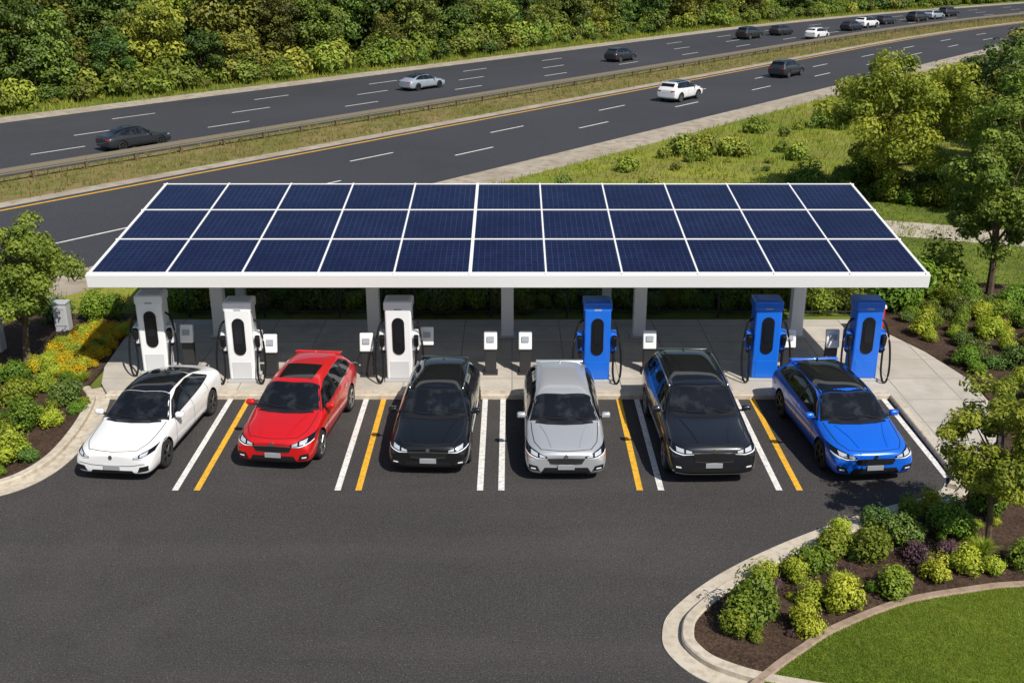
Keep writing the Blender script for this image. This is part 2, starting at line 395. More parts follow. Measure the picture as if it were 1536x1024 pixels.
mb.box((cx,SL/2,-.10),(wd-.1,SL-.1,.14),1)
mb.box((cx,.04,-.18),(wd,.08,.36),0,.012)
mb.box((cx,SL-.04,-.14),(wd,.08,.28),0,.012)
for x in (X0+.04,X1-.04): mb.box((x,SL/2,-.142),(.08,SL-.17,.275),0,.012)
for i in range(12):
    x=X0+.5+i*(wd-1)/11; mb.box((x,SL/2,-.24),(.10,SL-.3,.14),1)
mb.obj('roof_frame',[W,Wg],can)
nx,ny=11,3; mx,my_=.10,.10; cw=(wd-2*mx)/nx; ch=(SL-2*my_)/ny
mb=MB()
for i in range(nx+1): mb.box((X0+mx+i*cw,SL/2,.0),(.05 if i!=5 else .09,SL-.02,.085),0,.008)
for j in range(ny+1): mb.box((cx,my_+j*ch,.002),(wd-.02,.05,.080),0,.008)
mb.obj('panel_frames',[W],can)
pm=bpy.data.meshes.new('solar_panel')
hx,hy=cw/2-.028,ch/2-.028
b_=MB(); b_.box((0,0,0),(2*hx,2*hy,.05),0)
pm.from_pydata(b_.v,[],b_.f); pm.materials.append(M_solar)
for i in range(nx):
    for j in range(ny):
        o=bpy.data.objects.new('solar_panel',pm); o.location=(X0+mx+(i+.5)*cw,my_+(j+.5)*ch,-.002); link(o,can)
for x in (-9.0,-4.25,-.14,3.92,8.75):
    e=empty('canopy_column',(x,31.0,.13))
    mb=MB(); mb.box((0,0,1.72),(.38,.34,3.40),0,.015); mb.box((0,0,.03),(.55,.55,.05),1,.01)
    mb.box((0,0,3.36),(.30,4.6,.22),0,.01,rot=Matrix.Rotation(tilt,3,'X'))
    mb.obj('post_and_arm',[W,Wg],e)
for x in (-8.6,3.0):
    e=empty('canopy_rear_post',(x,32.2,.13)); mb=MB(); mb.box((0,0,1.8),(.28,.28,3.55),0,.012); mb.box((0,0,.03),(.45,.45,.05),0,.01); mb.obj('post',[Wg],e)
mb=MB(); x=-10.6
while x<11.6:
    mb.box((x,33.1,.85),(.06,.06,1.75),0)
    for k in range(1,13):
        if x+k*.19<11.6: mb.box((x+k*.19,33.1,.88),(.012,.012,1.5),0)
    x+=2.48
for z in (.2,1.6): mb.box((.5,33.1,z),(22.2,.035,.04),0)
mb.obj('metal_fence',[Dk])

# ------------------------------------------------------------------ chargers
CW=simple('charger_white',(.84,.85,.86),.3,coat=.3); CB=simple('charger_blue',(.010,.15,.70),.3,coat=.3)
BK=simple('black_plastic',(.008,.008,.009),.45,spec=.3); SC=simple('charger_screen',(.010,.012,.016),.25,spec=.3)
GR=simple('charger_grey_panel',(.60,.62,.64),.5); LED=simple('indicator_grey',(.35,.38,.42),.3)
def pill(mb,c,w,h,d,m):
    r=w/2; pts=[]
    for k in range(13): a=math.pi*k/12; pts.append((r*math.cos(a),h/2-r+r*math.sin(a)))
    for k in range(13): a=math.pi+math.pi*k/12; pts.append((r*math.cos(a),-h/2+r+r*math.sin(a)))
    n=len(pts); v=[(c[0]+x,c[1]-d,c[2]+z) for x,z in pts]+[(c[0]+x,c[1]+.01,c[2]+z) for x,z in pts]
    mb.add(v,[tuple(range(n))]+[(i,(i+1)%n,n+(i+1)%n,n+i) for i in range(n)],m)
def charger(x,y,blue,rz=0,wings=(1,1)):
    e=empty('ev_charger',(x,y,.13),rz); mb=MB()
    mb.box((0,0,.04),(.84,.74,.08),3,.01)
    mb.box((0,0,1.10),(.72,.64,2.06),0,.05,seg=3)
    mb.box((0,.03,2.18),(.78,.68,.26),0,.05,seg=3)
    mb.box((0,.02,2.312),(.58,.50,.02),4,.005)
    mb.box((0,-.322,.35),(.52,.012,.50),4 if not blue else 0,.004)
    pill(mb,(0,-.315,1.34),.33,1.06,.030,1); pill(mb,(0,-.322,1.42),.21,.6,.036,2)
    mb.box((0,-.31,2.10),(.20,.02,.045),5,.004)
    for sd,on in zip((-1,1),wings):
        if not on: continue
        mb.box((sd*.45,-.02,1.12),(.20,.38,.50),0,.04); mb.box((sd*.47,-.02,1.375),(.15,.30,.02),4,.005)
        mb.box((sd*.46,-.10,.84),(.11,.2,.12),1,.02)
        mb.box((sd*.47,-.24,1.18),(.13,.17,.32),1,.03,rot=Matrix.Rotation(.3,3,'X'))
        mb.tube([(sd*.47,-.27,1.06),(sd*.48,-.34,.95),(sd*.47,-.28,.87)],.034,1,6)
        pts=spline([(sd*.34,-.05,1.75),(sd*.52,-.12,1.60),(sd*.64,-.28,1.05),(sd*.66,-.42,.45),(sd*.60,-.50,.10),(sd*.50,-.50,.06),(sd*.44,-.42,.35),(sd*.46,-.30,.88)],5)
        mb.tube(pts,.030,1,6)
    mb.obj('cabinet',[CB if blue else CW,BK,SC,Wg,CB if blue else GR,LED],e)
charger(-10.05,28.2,False,.05); charger(-7.45,27.6,False,.02); charger(-3.1,27.65,False)
charger(2.33,27.6,True); charger(7.0,27.7,True,-.02); charger(9.75,27.7,True,-.03)
def pedestal(x,y):
    e=empty('payment_pedestal',(x,y,.13)); mb=MB()
    mb.box((0,0,.03),(.40,.34,.06),1,.008); mb.box((0,0,.45),(.32,.20,.82),1,.02)
    mb.box((0,-.03,1.0),(.37,.13,.52),0,.03,rot=Matrix.Rotation(-.25,3,'X'))
    mb.box((0,-.112,1.06),(.20,.012,.16),3,.003,rot=Matrix.Rotation(-.25,3,'X')); mb.box((0,-.07,.86),(.10,.012,.05),2,.003,rot=Matrix.Rotation(-.25,3,'X'))
    mb.obj('pedestal_body',[W,Dk,BK,LED],e)
for x,y in ((-9.25,28.5),(-6.70,27.7),(-4.05,27.8),(-.60,27.95),(.37,27.95),(3.85,28.0),(7.78,28.1),(9.0,28.1),(-2.4,28.3)): pedestal(x,y)
e=empty('litter_bin',(11.25,31.2,.13)); mb=MB(); mb.box((0,0,.45),(.45,.45,.85),0,.04); mb.box((0,0,.93),(.5,.5,.12),1,.03); mb.box((0,-.235,.7),(.3,.02,.12),2,.004)
mb.obj('bin_body',[simple('bin_red',(.5,.03,.03),.5),W,BK],e)
for x,y in ((-14.1,31.6),(-15.4,29.8)):
    e=empty('utility_box',(x,y,.1)); mb=MB(); mb.box((0,0,.45),(.42,.36,.9),0,.02); mb.box((0,-.19,.5),(.32,.02,.6),1,.004); mb.box((0,0,.92),(.46,.40,.05),0,.01); mb.obj('box_body',[Wg,Wg],e)

# ------------------------------------------------------------------ cars
def paint(name,c,metal=.0,rough=.35): 
    return simple(name,c,rough,metal,coat=1.0)
def glass_mat():
    m,nt,b=new_mat('car_glass')
    tc=N(nt,'ShaderNodeTexCoord').outputs['Object']
    c=mix(nt,ramp(nt,noise(nt,2.6,3,.6,coord=tc),.48,.75),(.006,.007,.009),(.034,.037,.041))
    nt.links.new(c,b.inputs['Base Color']); b.inputs['Roughness'].default_value=.02; b.inputs['Specular IOR Level'].default_value=.7
    return m
GLASS=glass_mat(); ROOFG=simple('roof_glass',(.006,.007,.009),.05,spec=.6)
RUB=simple('tyre_rubber',(.015,.015,.015),.85); RIM=simple('alloy_rim',(.38,.39,.40),.3,.8)
RIMD=simple('dark_rim',(.03,.03,.033),.35); CH=simple('chrome_trim',(.70,.71,.73),.15,1); LAMP=simple('headlamp_lens',(.62,.66,.70),.08,.3); DRL=simple('led_strip',(.88,.90,.92),.2)
TAIL=simple('tail_lamp',(.35,.01,.01),.15); PLATE=simple('licence_plate',(.30,.31,.33),.5); GAP=simple('panel_gap',(.008,.008,.008),.8); AMB=simple('amber_lens',(.8,.25,.03),.2)
TRIM=simple('black_trim',(.012,.012,.014),.4)
def wheel_mesh(name,r,w,spokes,rimmat):
    mb=MB(); n=36
    prof=[(r*.62,-w/2),(r*.90,-w/2),(r*.985,-w*.38),(r,-w*.2),(r,w*.2),(r*.985,w*.38),(r*.90,w/2),(r*.72,w/2),(r*.70,w*.40),(r*.68,w*.1)]
    v=[];f=[]
    for k in range(n):
        a=2*math.pi*k/n
        for rr,xx in prof: v.append((xx,rr*math.cos(a),rr*math.sin(a)))
    m=len(prof)
    for k in range(n):
        for j in range(m-1): f.append((k*m+j,k*m+j+1,((k+1)%n)*m+j+1,((k+1)%n)*m+j))
    mb.add(v,f,0)
    mb.tube([(w*.05,0,0),(w*.10,0,0)],r*.70,2,28); mb.tube([(w*.36,0,0),(w*.44,0,0)],r*.14,1,14)
    v=[];f=[]
    for k in range(n):
        a=2*math.pi*k/n
        for rr,xx in ((r*.73,w*.50),(r*.73,w*.42),(r*.65,w*.40),(r*.65,w*.48)): v.append((xx,rr*math.cos(a),rr*math.sin(a)))
    for k in range(n):
        for j in range(4): f.append((k*4+j,k*4+(j+1)%4,((k+1)%n)*4+(j+1)%4,((k+1)%n)*4+j))
    mb.add(v,f,1)
    for k in range(spokes):
        for dd in (-.12,.12):
            a=2*math.pi*k/spokes+dd; mb.box((w*.38,math.cos(a)*r*.39,math.sin(a)*r*.39),(w*.12,r*.54,r*.09),1,.004,rot=Matrix.Rotation(a,3,'X'))
    me=bpy.data.meshes.new(name); me.from_pydata(mb.v,[],mb.f)
    for q in (RUB,rimmat,GAP): me.materials.append(q)
    me.polygons.foreach_set('material_index',mb.m)
    bm=bmesh.new(); bm.from_mesh(me); bmesh.ops.recalc_face_normals(bm,faces=bm.faces); bm.to_mesh(me); bm.free()
    return me
WH={}
# stations: y, floor z, shoulder z, top z, sill half width, shoulder half width, top half width
FRONT=[(0,.28,.55,.68,.74,.68,.46),(.04,.22,.61,.735,.83,.77,.54),(.14,.19,.67,.785,.895,.83,.60),(.38,.18,.735,.84,.92,.85,.65),(.80,.18,.80,.905,.92,.855,.67),(1.12,.18,.845,.95,.92,.86,.69),(1.30,.18,.875,.975,.92,.865,.72)]
SEDAN=FRONT+[(1.48,.18,.89,1.06,.92,.865,.69),(1.92,.18,.90,1.345,.92,.865,.635),(2.12,.18,.90,1.42,.92,.865,.61),(2.55,.18,.905,1.45,.92,.865,.605),(3.05,.18,.91,1.43,.92,.865,.60),(3.55,.18,.92,1.325,.92,.86,.59),(4.02,.19,.93,1.16,.915,.84,.60),
 (4.28,.20,.93,1.06,.90,.82,.63),(4.52,.24,.92,1.02,.87,.78,.60),(4.65,.30,.86,.97,.82,.72,.54),(4.70,.36,.76,.86,.72,.62,.44)]
HATCH=[(y*(.94 if y>.5 else 1),b,c,d,e_,f_,g) for y,b,c,d,e_,f_,g in FRONT]+[(1.38,.18,.89,1.06,.92,.865,.70),(1.78,.18,.90,1.345,.92,.87,.665),(1.98,.18,.90,1.42,.92,.87,.655),(2.5,.18,.91,1.45,.92,.87,.65),(3.15,.18,.925,1.448,.92,.865,.645),(3.75,.18,.94,1.42,.92,.86,.64),(4.10,.20,.95,1.375,.915,.85,.64),(4.36,.22,.955,1.20,.90,.83,.67),(4.56,.26,.94,1.03,.88,.79,.66),(4.66,.30,.86,.95,.84,.74,.58),(4.70,.36,.76,.84,.74,.64,.48)]
SUV=[(0,.32,.60,.735,.76,.70,.50),(.04,.25,.67,.80,.85,.79,.58),(.13,.22,.73,.85,.90,.85,.65),(.38,.21,.79,.895,.92,.86,.69),(.80,.21,.84,.94,.92,.86,.70),(1.12,.21,.865,.965,.92,.865,.72),(1.30,.21,.885,.985,.92,.87,.74),
 (1.46,.21,.90,1.06,.92,.87,.71),(1.84,.21,.91,1.345,.92,.87,.68),(2.02,.21,.91,1.42,.92,.87,.67),(2.55,.21,.915,1.45,.92,.87,.67),(3.3,.21,.92,1.445,.92,.87,.665),(3.95,.21,.93,1.43,.92,.86,.66),(4.28,.21,.94,1.37,.915,.85,.66),(4.47,.24,.94,1.15,.90,.83,.68),(4.60,.28,.92,.99,.88,.79,.64),(4.68,.32,.84,.92,.84,.73,.58),(4.70,.38,.74,.82,.74,.64,.48)]
def car(name,loc,rz,kind,pm,L=4.7,Wd=1.84,H=1.45,roof='black',front='sedan',rim=None,spokes=5,rails=None,wr=.335):
    T={'sedan':SEDAN,'hatch':HATCH,'suv':SUV}[kind]
    sy=L/4.7; sx=Wd/1.84; sz=H/1.45
    root=empty(name,loc,rz)
    def Y(y): return (y-2.35)*sy
    v=[];f=[];nr=16
    for y,zb,zs,zt,hw_,hs,ht in T:
        zm=zb+(zs-zb)*.5
        half=[(0,zb),(hw_*.86,zb),(hw_*.965,zb+.07),(hw_,zm),(hw_*.985,zs-.09),(hs,zs),(ht,zt-.040*(1 if zt>1.2 else .6)),(ht*.55,zt-.006),(0,zt)]
        ring=half+[(-a,b) for a,b in half[7:0:-1]]
        v+=[(a*sx,Y(y),b*sz) for a,b in ring]
    n=len(T)
    for i in range(n-1):
        for k in range(nr): f.append((i*nr+k,i*nr+(k+1)%nr,(i+1)*nr+(k+1)%nr,(i+1)*nr+k))
    for base in (0,(n-1)*nr):
        for i in range(8):
            q=[base+i,base+i+1,base+(16-i-1)%16,base+(16-i)%16]; q=list(dict.fromkeys(q)); f.append(tuple(q))
    body=mesh_obj(name+'_cage',v,f,[pm,TRIM],None,True,recalc=True)
    md=body.modifiers.new('s','SUBSURF'); md.levels=2; md.render_levels=2
    dg=bpy.context.evaluated_depsgraph_get(); ev=body.evaluated_get(dg)
    me0=bpy.data.meshes.new_from_object(ev)
    bvh=BVHTree.FromPolygons([q.co[:] for q in me0.vertices],[list(q.vertices) for q in me0.polygons])
    fy,ry=.90*sy-2.35*sy, 3.74*sy-2.35*sy
    cuts=MB()
    for yy in (fy,ry):
        for sd in (-1,1): cuts.tube([(sd*.60*sx,yy,wr+.01),(sd*1.15*sx,yy,wr+.01)],wr+.05,1,32)
    cut=cuts.obj('cut',[pm,TRIM])
    bo=body.modifiers.new('b','BOOLEAN'); bo.operation='DIFFERENCE'; bo.object=cut; bo.solver='EXACT'
    dg=bpy.context.evaluated_depsgraph_get(); me1=bpy.data.meshes.new_from_object(body.evaluated_get(dg))
    bpy.data.objects.remove(cut); bpy.data.objects.remove(body)
    me1.name='body'
    ob=bpy.data.objects.new('body',me1); link(ob,root)
    me1.polygons.foreach_set('use_smooth',[True]*len(me1.polygons)); me1.set_sharp_from_angle(angle=R(40))
    def proj(a,b,ax,off):
        if ax=='F': o=Vector((a*sx,-6,b*sz)); d=Vector((0,1,0))
        elif ax=='B': o=Vector((a*sx,6,b*sz)); d=Vector((0,-1,0))
        elif ax=='T': o=Vector((a*sx,Y(b),5)); d=Vector((0,0,-1))
        else:
            sd=1 if ax=='R' else -1; o=Vector((sd*5,Y(a),b*sz)); d=Vector((-sd,0,0))
        h=bvh.ray_cast(o,d)
        if h[0] is None:
            h=bvh.find_nearest(o+d*(5 if ax not in 'FB' else 4))
        nn=h[1]
        if nn.dot(d)>0: nn=-nn
        return h[0]+nn*off
    def samp(P,t):
        x=t*(len(P)-1); i=min(int(x),len(P)-2); u=x-i
        return (P[i][0]*(1-u)+P[i+1][0]*u,P[i][1]*(1-u)+P[i+1][1]*u)
    def patch(nm,A,B,ax,mat,nn=16,mm=6,off=.006):
        vv=[];ff=[]
        for j in range(mm+1):
            for i in range(nn+1):
                a=samp(A,i/nn);b=samp(B,i/nn);t=j/mm
                vv.append(proj(a[0]*(1-t)+b[0]*t,a[1]*(1-t)+b[1]*t,ax,off))
        for j in range(mm):
            for i in range(nn): k=j*(nn+1)+i; ff.append((k,k+1,k+nn+2,k+nn+1))
        return mesh_obj(nm,vv,ff,mat,root,True)
    def seam(nm,P,ax,w=.012,mat=GAP,off=.004,nn=14):
        A=[];B=[]
        for i,pnt in enumerate(P):
            q0=P[max(i-1,0)];q1=P[min(i+1,len(P)-1)]; dx,dy=q1[0]-q0[0],q1[1]-q0[1]; l=math.hypot(dx,dy)+1e-9
            A.append((pnt[0]-dy/l*w/2,pnt[1]+dx/l*w/2)); B.append((pnt[0]+dy/l*w/2,pnt[1]-dx/l*w/2))
        patch(nm,A,B,ax,mat,nn,1,off)
    suv=kind=='suv'; hat=kind=='hatch'; ws0=1.24 if not hat else 1.15; ws1={'sedan':1.98,'hatch':1.85,'suv':1.88}[kind]
    rw={'sedan':.56,'hatch':.605,'suv':.62}[kind]
    patch('windshield_surround',[(-.80,ws0+.17),(-.45,ws0+.02),(0,ws0-.03),(.45,ws0+.02),(.80,ws0+.17)],[(-rw-.03,ws1+.09),(0,ws1+.03),(rw+.03,ws1+.09)],'T',TRIM,18,8,.004)
    patch('windshield',[(-.75,ws0+.21),(-.42,ws0+.08),(0,ws0+.04),(.42,ws0+.08),(.75,ws0+.21)],[(-rw+.005,ws1+.05),(0,ws1-.01),(rw-.005,ws1+.05)],'T',GLASS,18,8,.009)
    re0,re1={'sedan':(3.3,4.0),'hatch':(4.16,4.42),'suv':(4.30,4.5)}[kind]
    patch('rear_window',[(-rw+.02,re0),(rw-.02,re0)],[(-.58,re1),(.58,re1)],'T',GLASS,14,6,.008)
    rend={'sedan':3.26,'hatch':4.0,'suv':4.15}[kind]
    if roof=='black': patch('glass_roof',[(-rw,ws1+.10),(0,ws1+.04),(rw,ws1+.10)],[(-rw+.01,rend),(rw-.01,rend)],'T',ROOFG,14,8,.007)
    elif roof=='sunroof': patch('sunroof',[(-.42,ws1+.22),(.42,ws1+.22)],[(-.44,2.95),(.44,2.95)],'T',ROOFG,10,5,.007)
    if kind=='sedan': bot=[(1.50,.93),(2.4,.955),(3.3,.985),(3.90,1.02)]; top=[(1.54,.95),(1.95,1.22),(2.35,1.325),(2.95,1.335),(3.45,1.25),(3.90,1.035)]
    elif hat: bot=[(1.40,.93),(2.4,.96),(3.3,.99),(4.15,1.03)]; top=[(1.44,.95),(1.82,1.22),(2.22,1.325),(3.1,1.35),(3.75,1.32),(4.15,1.14)]
    else: bot=[(1.46,.94),(2.4,.96),(3.3,.98),(4.22,1.02)]; top=[(1.50,.96),(1.86,1.22),(2.3,1.33),(3.1,1.35),(3.85,1.33),(4.22,1.14)]
    for ax in 'RL':
        patch('side_window',bot,top,ax,GLASS,26,5,.007)
        xb=2.55; patch('door_pillar',[(xb,.97),(xb+.08,.97)],[(xb-.01,1.33),(xb+.07,1.33)],ax,TRIM,2,6,.010)
        if kind!='sedan': patch('rear_pillar',[(3.50,.99),(3.60,.99)],[(3.38,1.33),(3.46,1.33)],ax,TRIM,2,6,.010)
        seam('window_trim',bot,ax,.022,CH if front in('chrome','silver','suv') else TRIM,.009,20)
        seam('door_seam',[(1.58,.92),(1.50,.6),(1.50,.30)],ax); seam('door_seam',[(2.59,.94),(2.59,.6),(2.57,.28)],ax); seam('door_seam',[(3.52,.96),(3.55,.75),(3.30,.45),(3.28,.30)],ax)
        seam('sill_line',[(1.42,.29),(3.18,.29)],ax,.08,TRIM,.004); seam('body_crease',[(.75,.70),(2.4,.76),(4.3,.82)],ax,.012,pm,.010,24)
        for hy in (2.25,3.2): patch('door_handle',[(hy,.80),(hy+.2,.81)],[(hy,.825),(hy+.2,.835)],ax,CH if front=='chrome' else pm,4,2,.022)
        if suv:
            for c0 in (.90,3.74):
                A=[(c0+.40*math.cos(t),(wr+.40*math.sin(t))/sz) for t in [math.pi*k/10 for k in range(11)]]
                B=[(c0+.48*math.cos(t),(wr+.49*math.sin(t))/sz) for t in [math.pi*k/10 for k in range(11)]]
                patch('wheel_arch_trim',A,B,ax,TRIM,20,2,.008)
    for sd in (-1,1):
        seam('bonnet_seam',[(sd*.56,.16),(sd*.70,.45),(sd*.745,.85),(sd*.765,ws0+.10)],'T',.016)
        patch('bonnet_crease',[(sd*.30,.20),(sd*.37,.6),(sd*.52,ws0-.06)],[(sd*.34,.20),(sd*.41,.6),(sd*.57,ws0-.06)],'T',pm,10,2,.012)
    seam('cowl_panel',[(-.66,ws0+.06),(-.4,ws0-.03),(0,ws0-.07),(.4,ws0-.03),(.66,ws0+.06)],'T',.07,TRIM,.006,16)
    seam('bonnet_front_seam',[(-.56,.16),(-.3,.10),(0,.075),(.3,.10),(.56,.16)],'T',.014)
    dz=.0 if not suv else .06
    for sd in (-1,1):
        if front=='smooth': A=[(sd*.50,.615),(sd*.66,.60),(sd*.87,.66)]; B=[(sd*.52,.65),(sd*.68,.715),(sd*.87,.745)]
        elif suv: A=[(sd*.43,.68),(sd*.64,.66),(sd*.88,.70)]; B=[(sd*.43,.745),(sd*.66,.79),(sd*.88,.80)]
        else: A=[(sd*.42,.595),(sd*.64,.585),(sd*.88,.65)]; B=[(sd*.42,.65),(sd*.66,.725),(sd*.88,.755)]
        patch('headlight_housing',A,B,'F',ROOFG,12,4,.010)
        lerp=lambda P,Q,t,o=0:[(a+o,b*(1-t)+c*t) for (a,b),(_,c) in zip(P,Q)]
        patch('headlight_led',lerp(A,B,.06),lerp(A,B,.20),'F',DRL,12,2,.015)
        for u0,u1 in ((.10,.38),(.48,.78)):   # separate projector lenses
            Am=[samp(lerp(A,B,.36),u0),samp(lerp(A,B,.36),u1)]; Bm=[samp(lerp(A,B,.84),u0),samp(lerp(A,B,.84),u1)]
            patch('headlight_lens',Am,Bm,'F',LAMP,6,2,.013)
        if front in('silver','sedan'): patch('indicator',[(sd*.76,.60),(sd*.87,.64)],[(sd*.77,.62),(sd*.87,.66)],'F',AMB if front=='silver' else LAMP,4,2,.017)
        patch('corner_intake',[(sd*.58,.29+dz),(sd*.82,.33+dz)],[(sd*.64,.42+dz),(sd*.83,.46+dz)],'F',TRIM,6,3,.007)
        if front!='smooth':
            patch('fog_lamp',[(sd*.67,.345+dz),(sd*.78,.36+dz)],[(sd*.68,.375+dz),(sd*.78,.39+dz)],'F',DRL,3,2,.013)
        patch('tail_light',[(sd*.45,.76),(sd*.80,.78)],[(sd*.45,.84),(sd*.80,.86)],'B',TAIL,6,2,.01)
    if front=='smooth':
        patch('lower_intake',[(-.52,.25),(.52,.25)],[(-.46,.33),(.46,.33)],'F',TRIM,12,3,.007)
        seam('bumper_line',[(-.76,.50),(-.4,.44),(.4,.44),(.76,.50)],'F',.014)
    else:
        g0,g1=(.475,.60) if not suv else (.53,.71)
        if front=='sedan': g0=.46
        gw=.44 if front!='silver' else .40
        patch('grille',[(-gw+.05,g0+.01),(0,g0-.015),(gw-.05,g0+.01)],[(-gw-.02,g1),(0,g1+.012),(gw+.02,g1)],'F',TRIM,14,5,.010)
        if front in('chrome','silver','suv'):
            seam('chrome_bar',[(-gw-.02,g1),(0,g1+.012),(gw+.02,g1)],'F',.024,CH,.018); seam('chrome_bar',[(-gw+.05,g0+.01),(0,g0-.015),(gw-.05,g0+.01)],'F',.014,CH,.018)
        for k in range(1,5):
            z=g0+(g1-g0)*k/5; seam('grille_slat',[(-gw*.93,z),(0,z-.004),(gw*.93,z)],'F',.008,RIMD if front!='silver' else CH,.016)
        patch('lower_intake',[(-.56,.25+dz),(.56,.25+dz)],[(-.48,.385+dz),(.48,.385+dz)],'F',TRIM,14,4,.008)
        seam('lip_trim',[(-.78,.275+dz*.6),(-.5,.235+dz*.6),(.5,.235+dz*.6),(.78,.275+dz*.6)],'F',.03,CH if front in('suv','silver') else TRIM,.014)
    c=proj(0,.655 if not suv else .74,'F',.010); mb=MB(); mb.tube([c+Vector((0,.012,0)),c+Vector((0,-.012,.004))],.045,0,16); mb.obj('emblem',[CH],root)
    c=proj(0,.40+dz,'F',.0); mb=MB(); mb.box(c+Vector((0,-.025,0)),(.38,.02,.12),0,.006); mb.obj('licence_plate',[PLATE],root)
    my0=1.60 if not hat else 1.52
    for sd in (-1,1):
        mb=MB(); mb.box((sd*.985*sx,Y(my0),1.0*sz),(.21,.14,.135),0,.05,seg=3); mb.box((sd*.895*sx,Y(my0+.01),.945*sz),(.14,.06,.04),1,.012); mb.box((sd*.985*sx,Y(my0)+.071,1.0*sz),(.16,.01,.10),2,.002)
        mb.obj('door_mirror',[pm,TRIM,CH],root,True)
    if rails:
        for sd in (-1,1):
            pts=[proj(sd*(rw+.02),yy,'T',.035 if 2.2<yy<rend-.1 else .004) for yy in [2.05,2.22]+[2.22+(rend-2.4)*k/6 for k in range(1,7)]+[rend]]
            mb=MB(); mb.tube(pts,.022,0,6); mb.obj('roof_rail',[rails],root,True)
    if kind!='sedan':
        a=proj(0,rend+.06,'T',.0); mb=MB(); mb.box(a+Vector((0,.09,-.022)),(1.20*sx,.20,.05),0,.022,rot=Matrix.Rotation(-.16,3,'X'),seg=3); mb.obj('roof_spoiler',[pm],root,True)
    a=proj(0,rend-.1,'T',0); mb=MB(); mb.box(a+Vector((0,0,.03)),(.05,.14,.07),0,.015,taper=.5); mb.obj('aerial_fin',[TRIM if roof=='black' else pm],root)
    mb=MB()
    for x0,x1 in ((-.05,-.60),(.58,.08)):
        P=[proj(x0+(x1-x0)*k/5,ws0+.10+.09*k/5 if x1<x0 and k>2 else ws0+.12,'T',.022) for k in range(6)]; mb.tube(P,.008,0,4)
    mb.obj('wipers',[GAP],root)
    rimm=rim or RIM; key=(wr,spokes,rimm.name)
    if key not in WH: WH[key]=wheel_mesh('wheel',wr,.225,spokes,rimm)
    for yy in (fy,ry):
        for sd in (-1,1):
            o=bpy.data.objects.new('wheel',WH[key]); o.location=(sd*.81*sx,yy,wr); o.rotation_euler=(rnd.uniform(0,6),0,0 if sd>0 else math.pi); link(o,root)
    mb=MB(); mb.box((0,0,.24),(1.25*sx,L*.88,.16),0,.03); mb.obj('underbody',[GAP],root)
    return root
P_white=paint('paint_white',(.82,.82,.82),0,.3); P_red=paint('paint_red',(.60,.008,.010),.1,.3); P_black=paint('paint_black',(.008,.009,.010),.2,.25)
P_silver=paint('paint_silver',(.58,.60,.62),.5,.32); P_navy=paint('paint_charcoal',(.015,.017,.024),.3,.28); P_blue=paint('paint_blue',(.006,.14,.76),.15,.28)
def parked(nx_,ny_,deg,**k):
    a=R(deg); L=k.get('L',4.7)
    return car('parked_car',(nx_-math.sin(a)*L/2,ny_+math.cos(a)*L/2,.006),a,**k)
c1=parked(-9.08,21.65,-5.5,kind='sedan',pm=P_white,L=4.90,Wd=1.86,H=1.45,roof='black',front='smooth',rim=RIMD,spokes=5)
c2=parked(-5.54,22.2,-6.5,kind='hatch',pm=P_red,L=4.55,Wd=1.86,H=1.58,roof='sunroof',front='chrome',rim=RIM,spokes=5,wr=.345)
c3=parked(-1.93,21.95,-2.5,kind='hatch',pm=P_black,L=4.55,Wd=1.88,H=1.50,roof='black',front='chrome',rim=RIMD,spokes=6,rails=CH)
c4=parked(1.23,21.65,0,kind='hatch',pm=P_silver,L=4.65,Wd=1.88,H=1.48,roof='plain',front='silver',rim=RIM,spokes=7)
c5=parked(4.54,21.45,1.5,kind='suv',pm=P_navy,L=4.95,Wd=2.0,H=1.74,roof='black',front='suv',rim=RIM,spokes=6,rails=CH,wr=.375)
c6=parked(8.22,21.6,5,kind='hatch',pm=P_blue,L=4.80,Wd=1.93,H=1.52,roof='black',front='sedan',rim=RIMD,spokes=5,wr=.35)

P_dgrey=paint('paint_dark_grey',(.03,.035,.042),.3); P_lsilver=paint('paint_light_silver',(.45,.50,.56),.4)
def clone(src,name,x,y,pmat,head):
    root=empty(name,(x,y,.014),head+math.pi/2+math.pi); root.scale=(.88,.86,.88)
    for ch in src.children:
        o=bpy.data.objects.new(ch.name.split('.')[0],ch.data); o.location=ch.location; o.rotation_euler=ch.rotation_euler; link(o,root)
        for i,sl in enumerate(ch.material_slots):
            if sl.material and sl.material.name.startswith('paint_'): o.material_slots[i].link='OBJECT'; o.material_slots[i].material=pmat
def head_at(y): 
    return min(zip(HP,HH),key=lambda t:abs(t[0].y-y))[1]
for src,x,y,pmt in ((c1,-22.6,63.9,P_dgrey),(c1,-7.5,90.5,P_lsilver),(c2,11.1,112.3,P_dgrey),(c5,29.7,138.4,P_dgrey),(c3,35.0,144.0,P_dgrey),(c2,38.2,138.6,P_white),
    (c3,46.4,151.5,P_dgrey),(c5,50.0,156.5,P_white),(c4,54.8,163,P_dgrey),(c5,61.5,168.6,P_dgrey),(c2,66.0,174,P_lsilver),(c5,70.5,180,P_dgrey),
    (c5,13.0,84.0,P_white),(c5,24.9,99.2,P_dgrey)):
    clone(src,'moving_car',x,y,pmt,head_at(y+2)+math.pi)

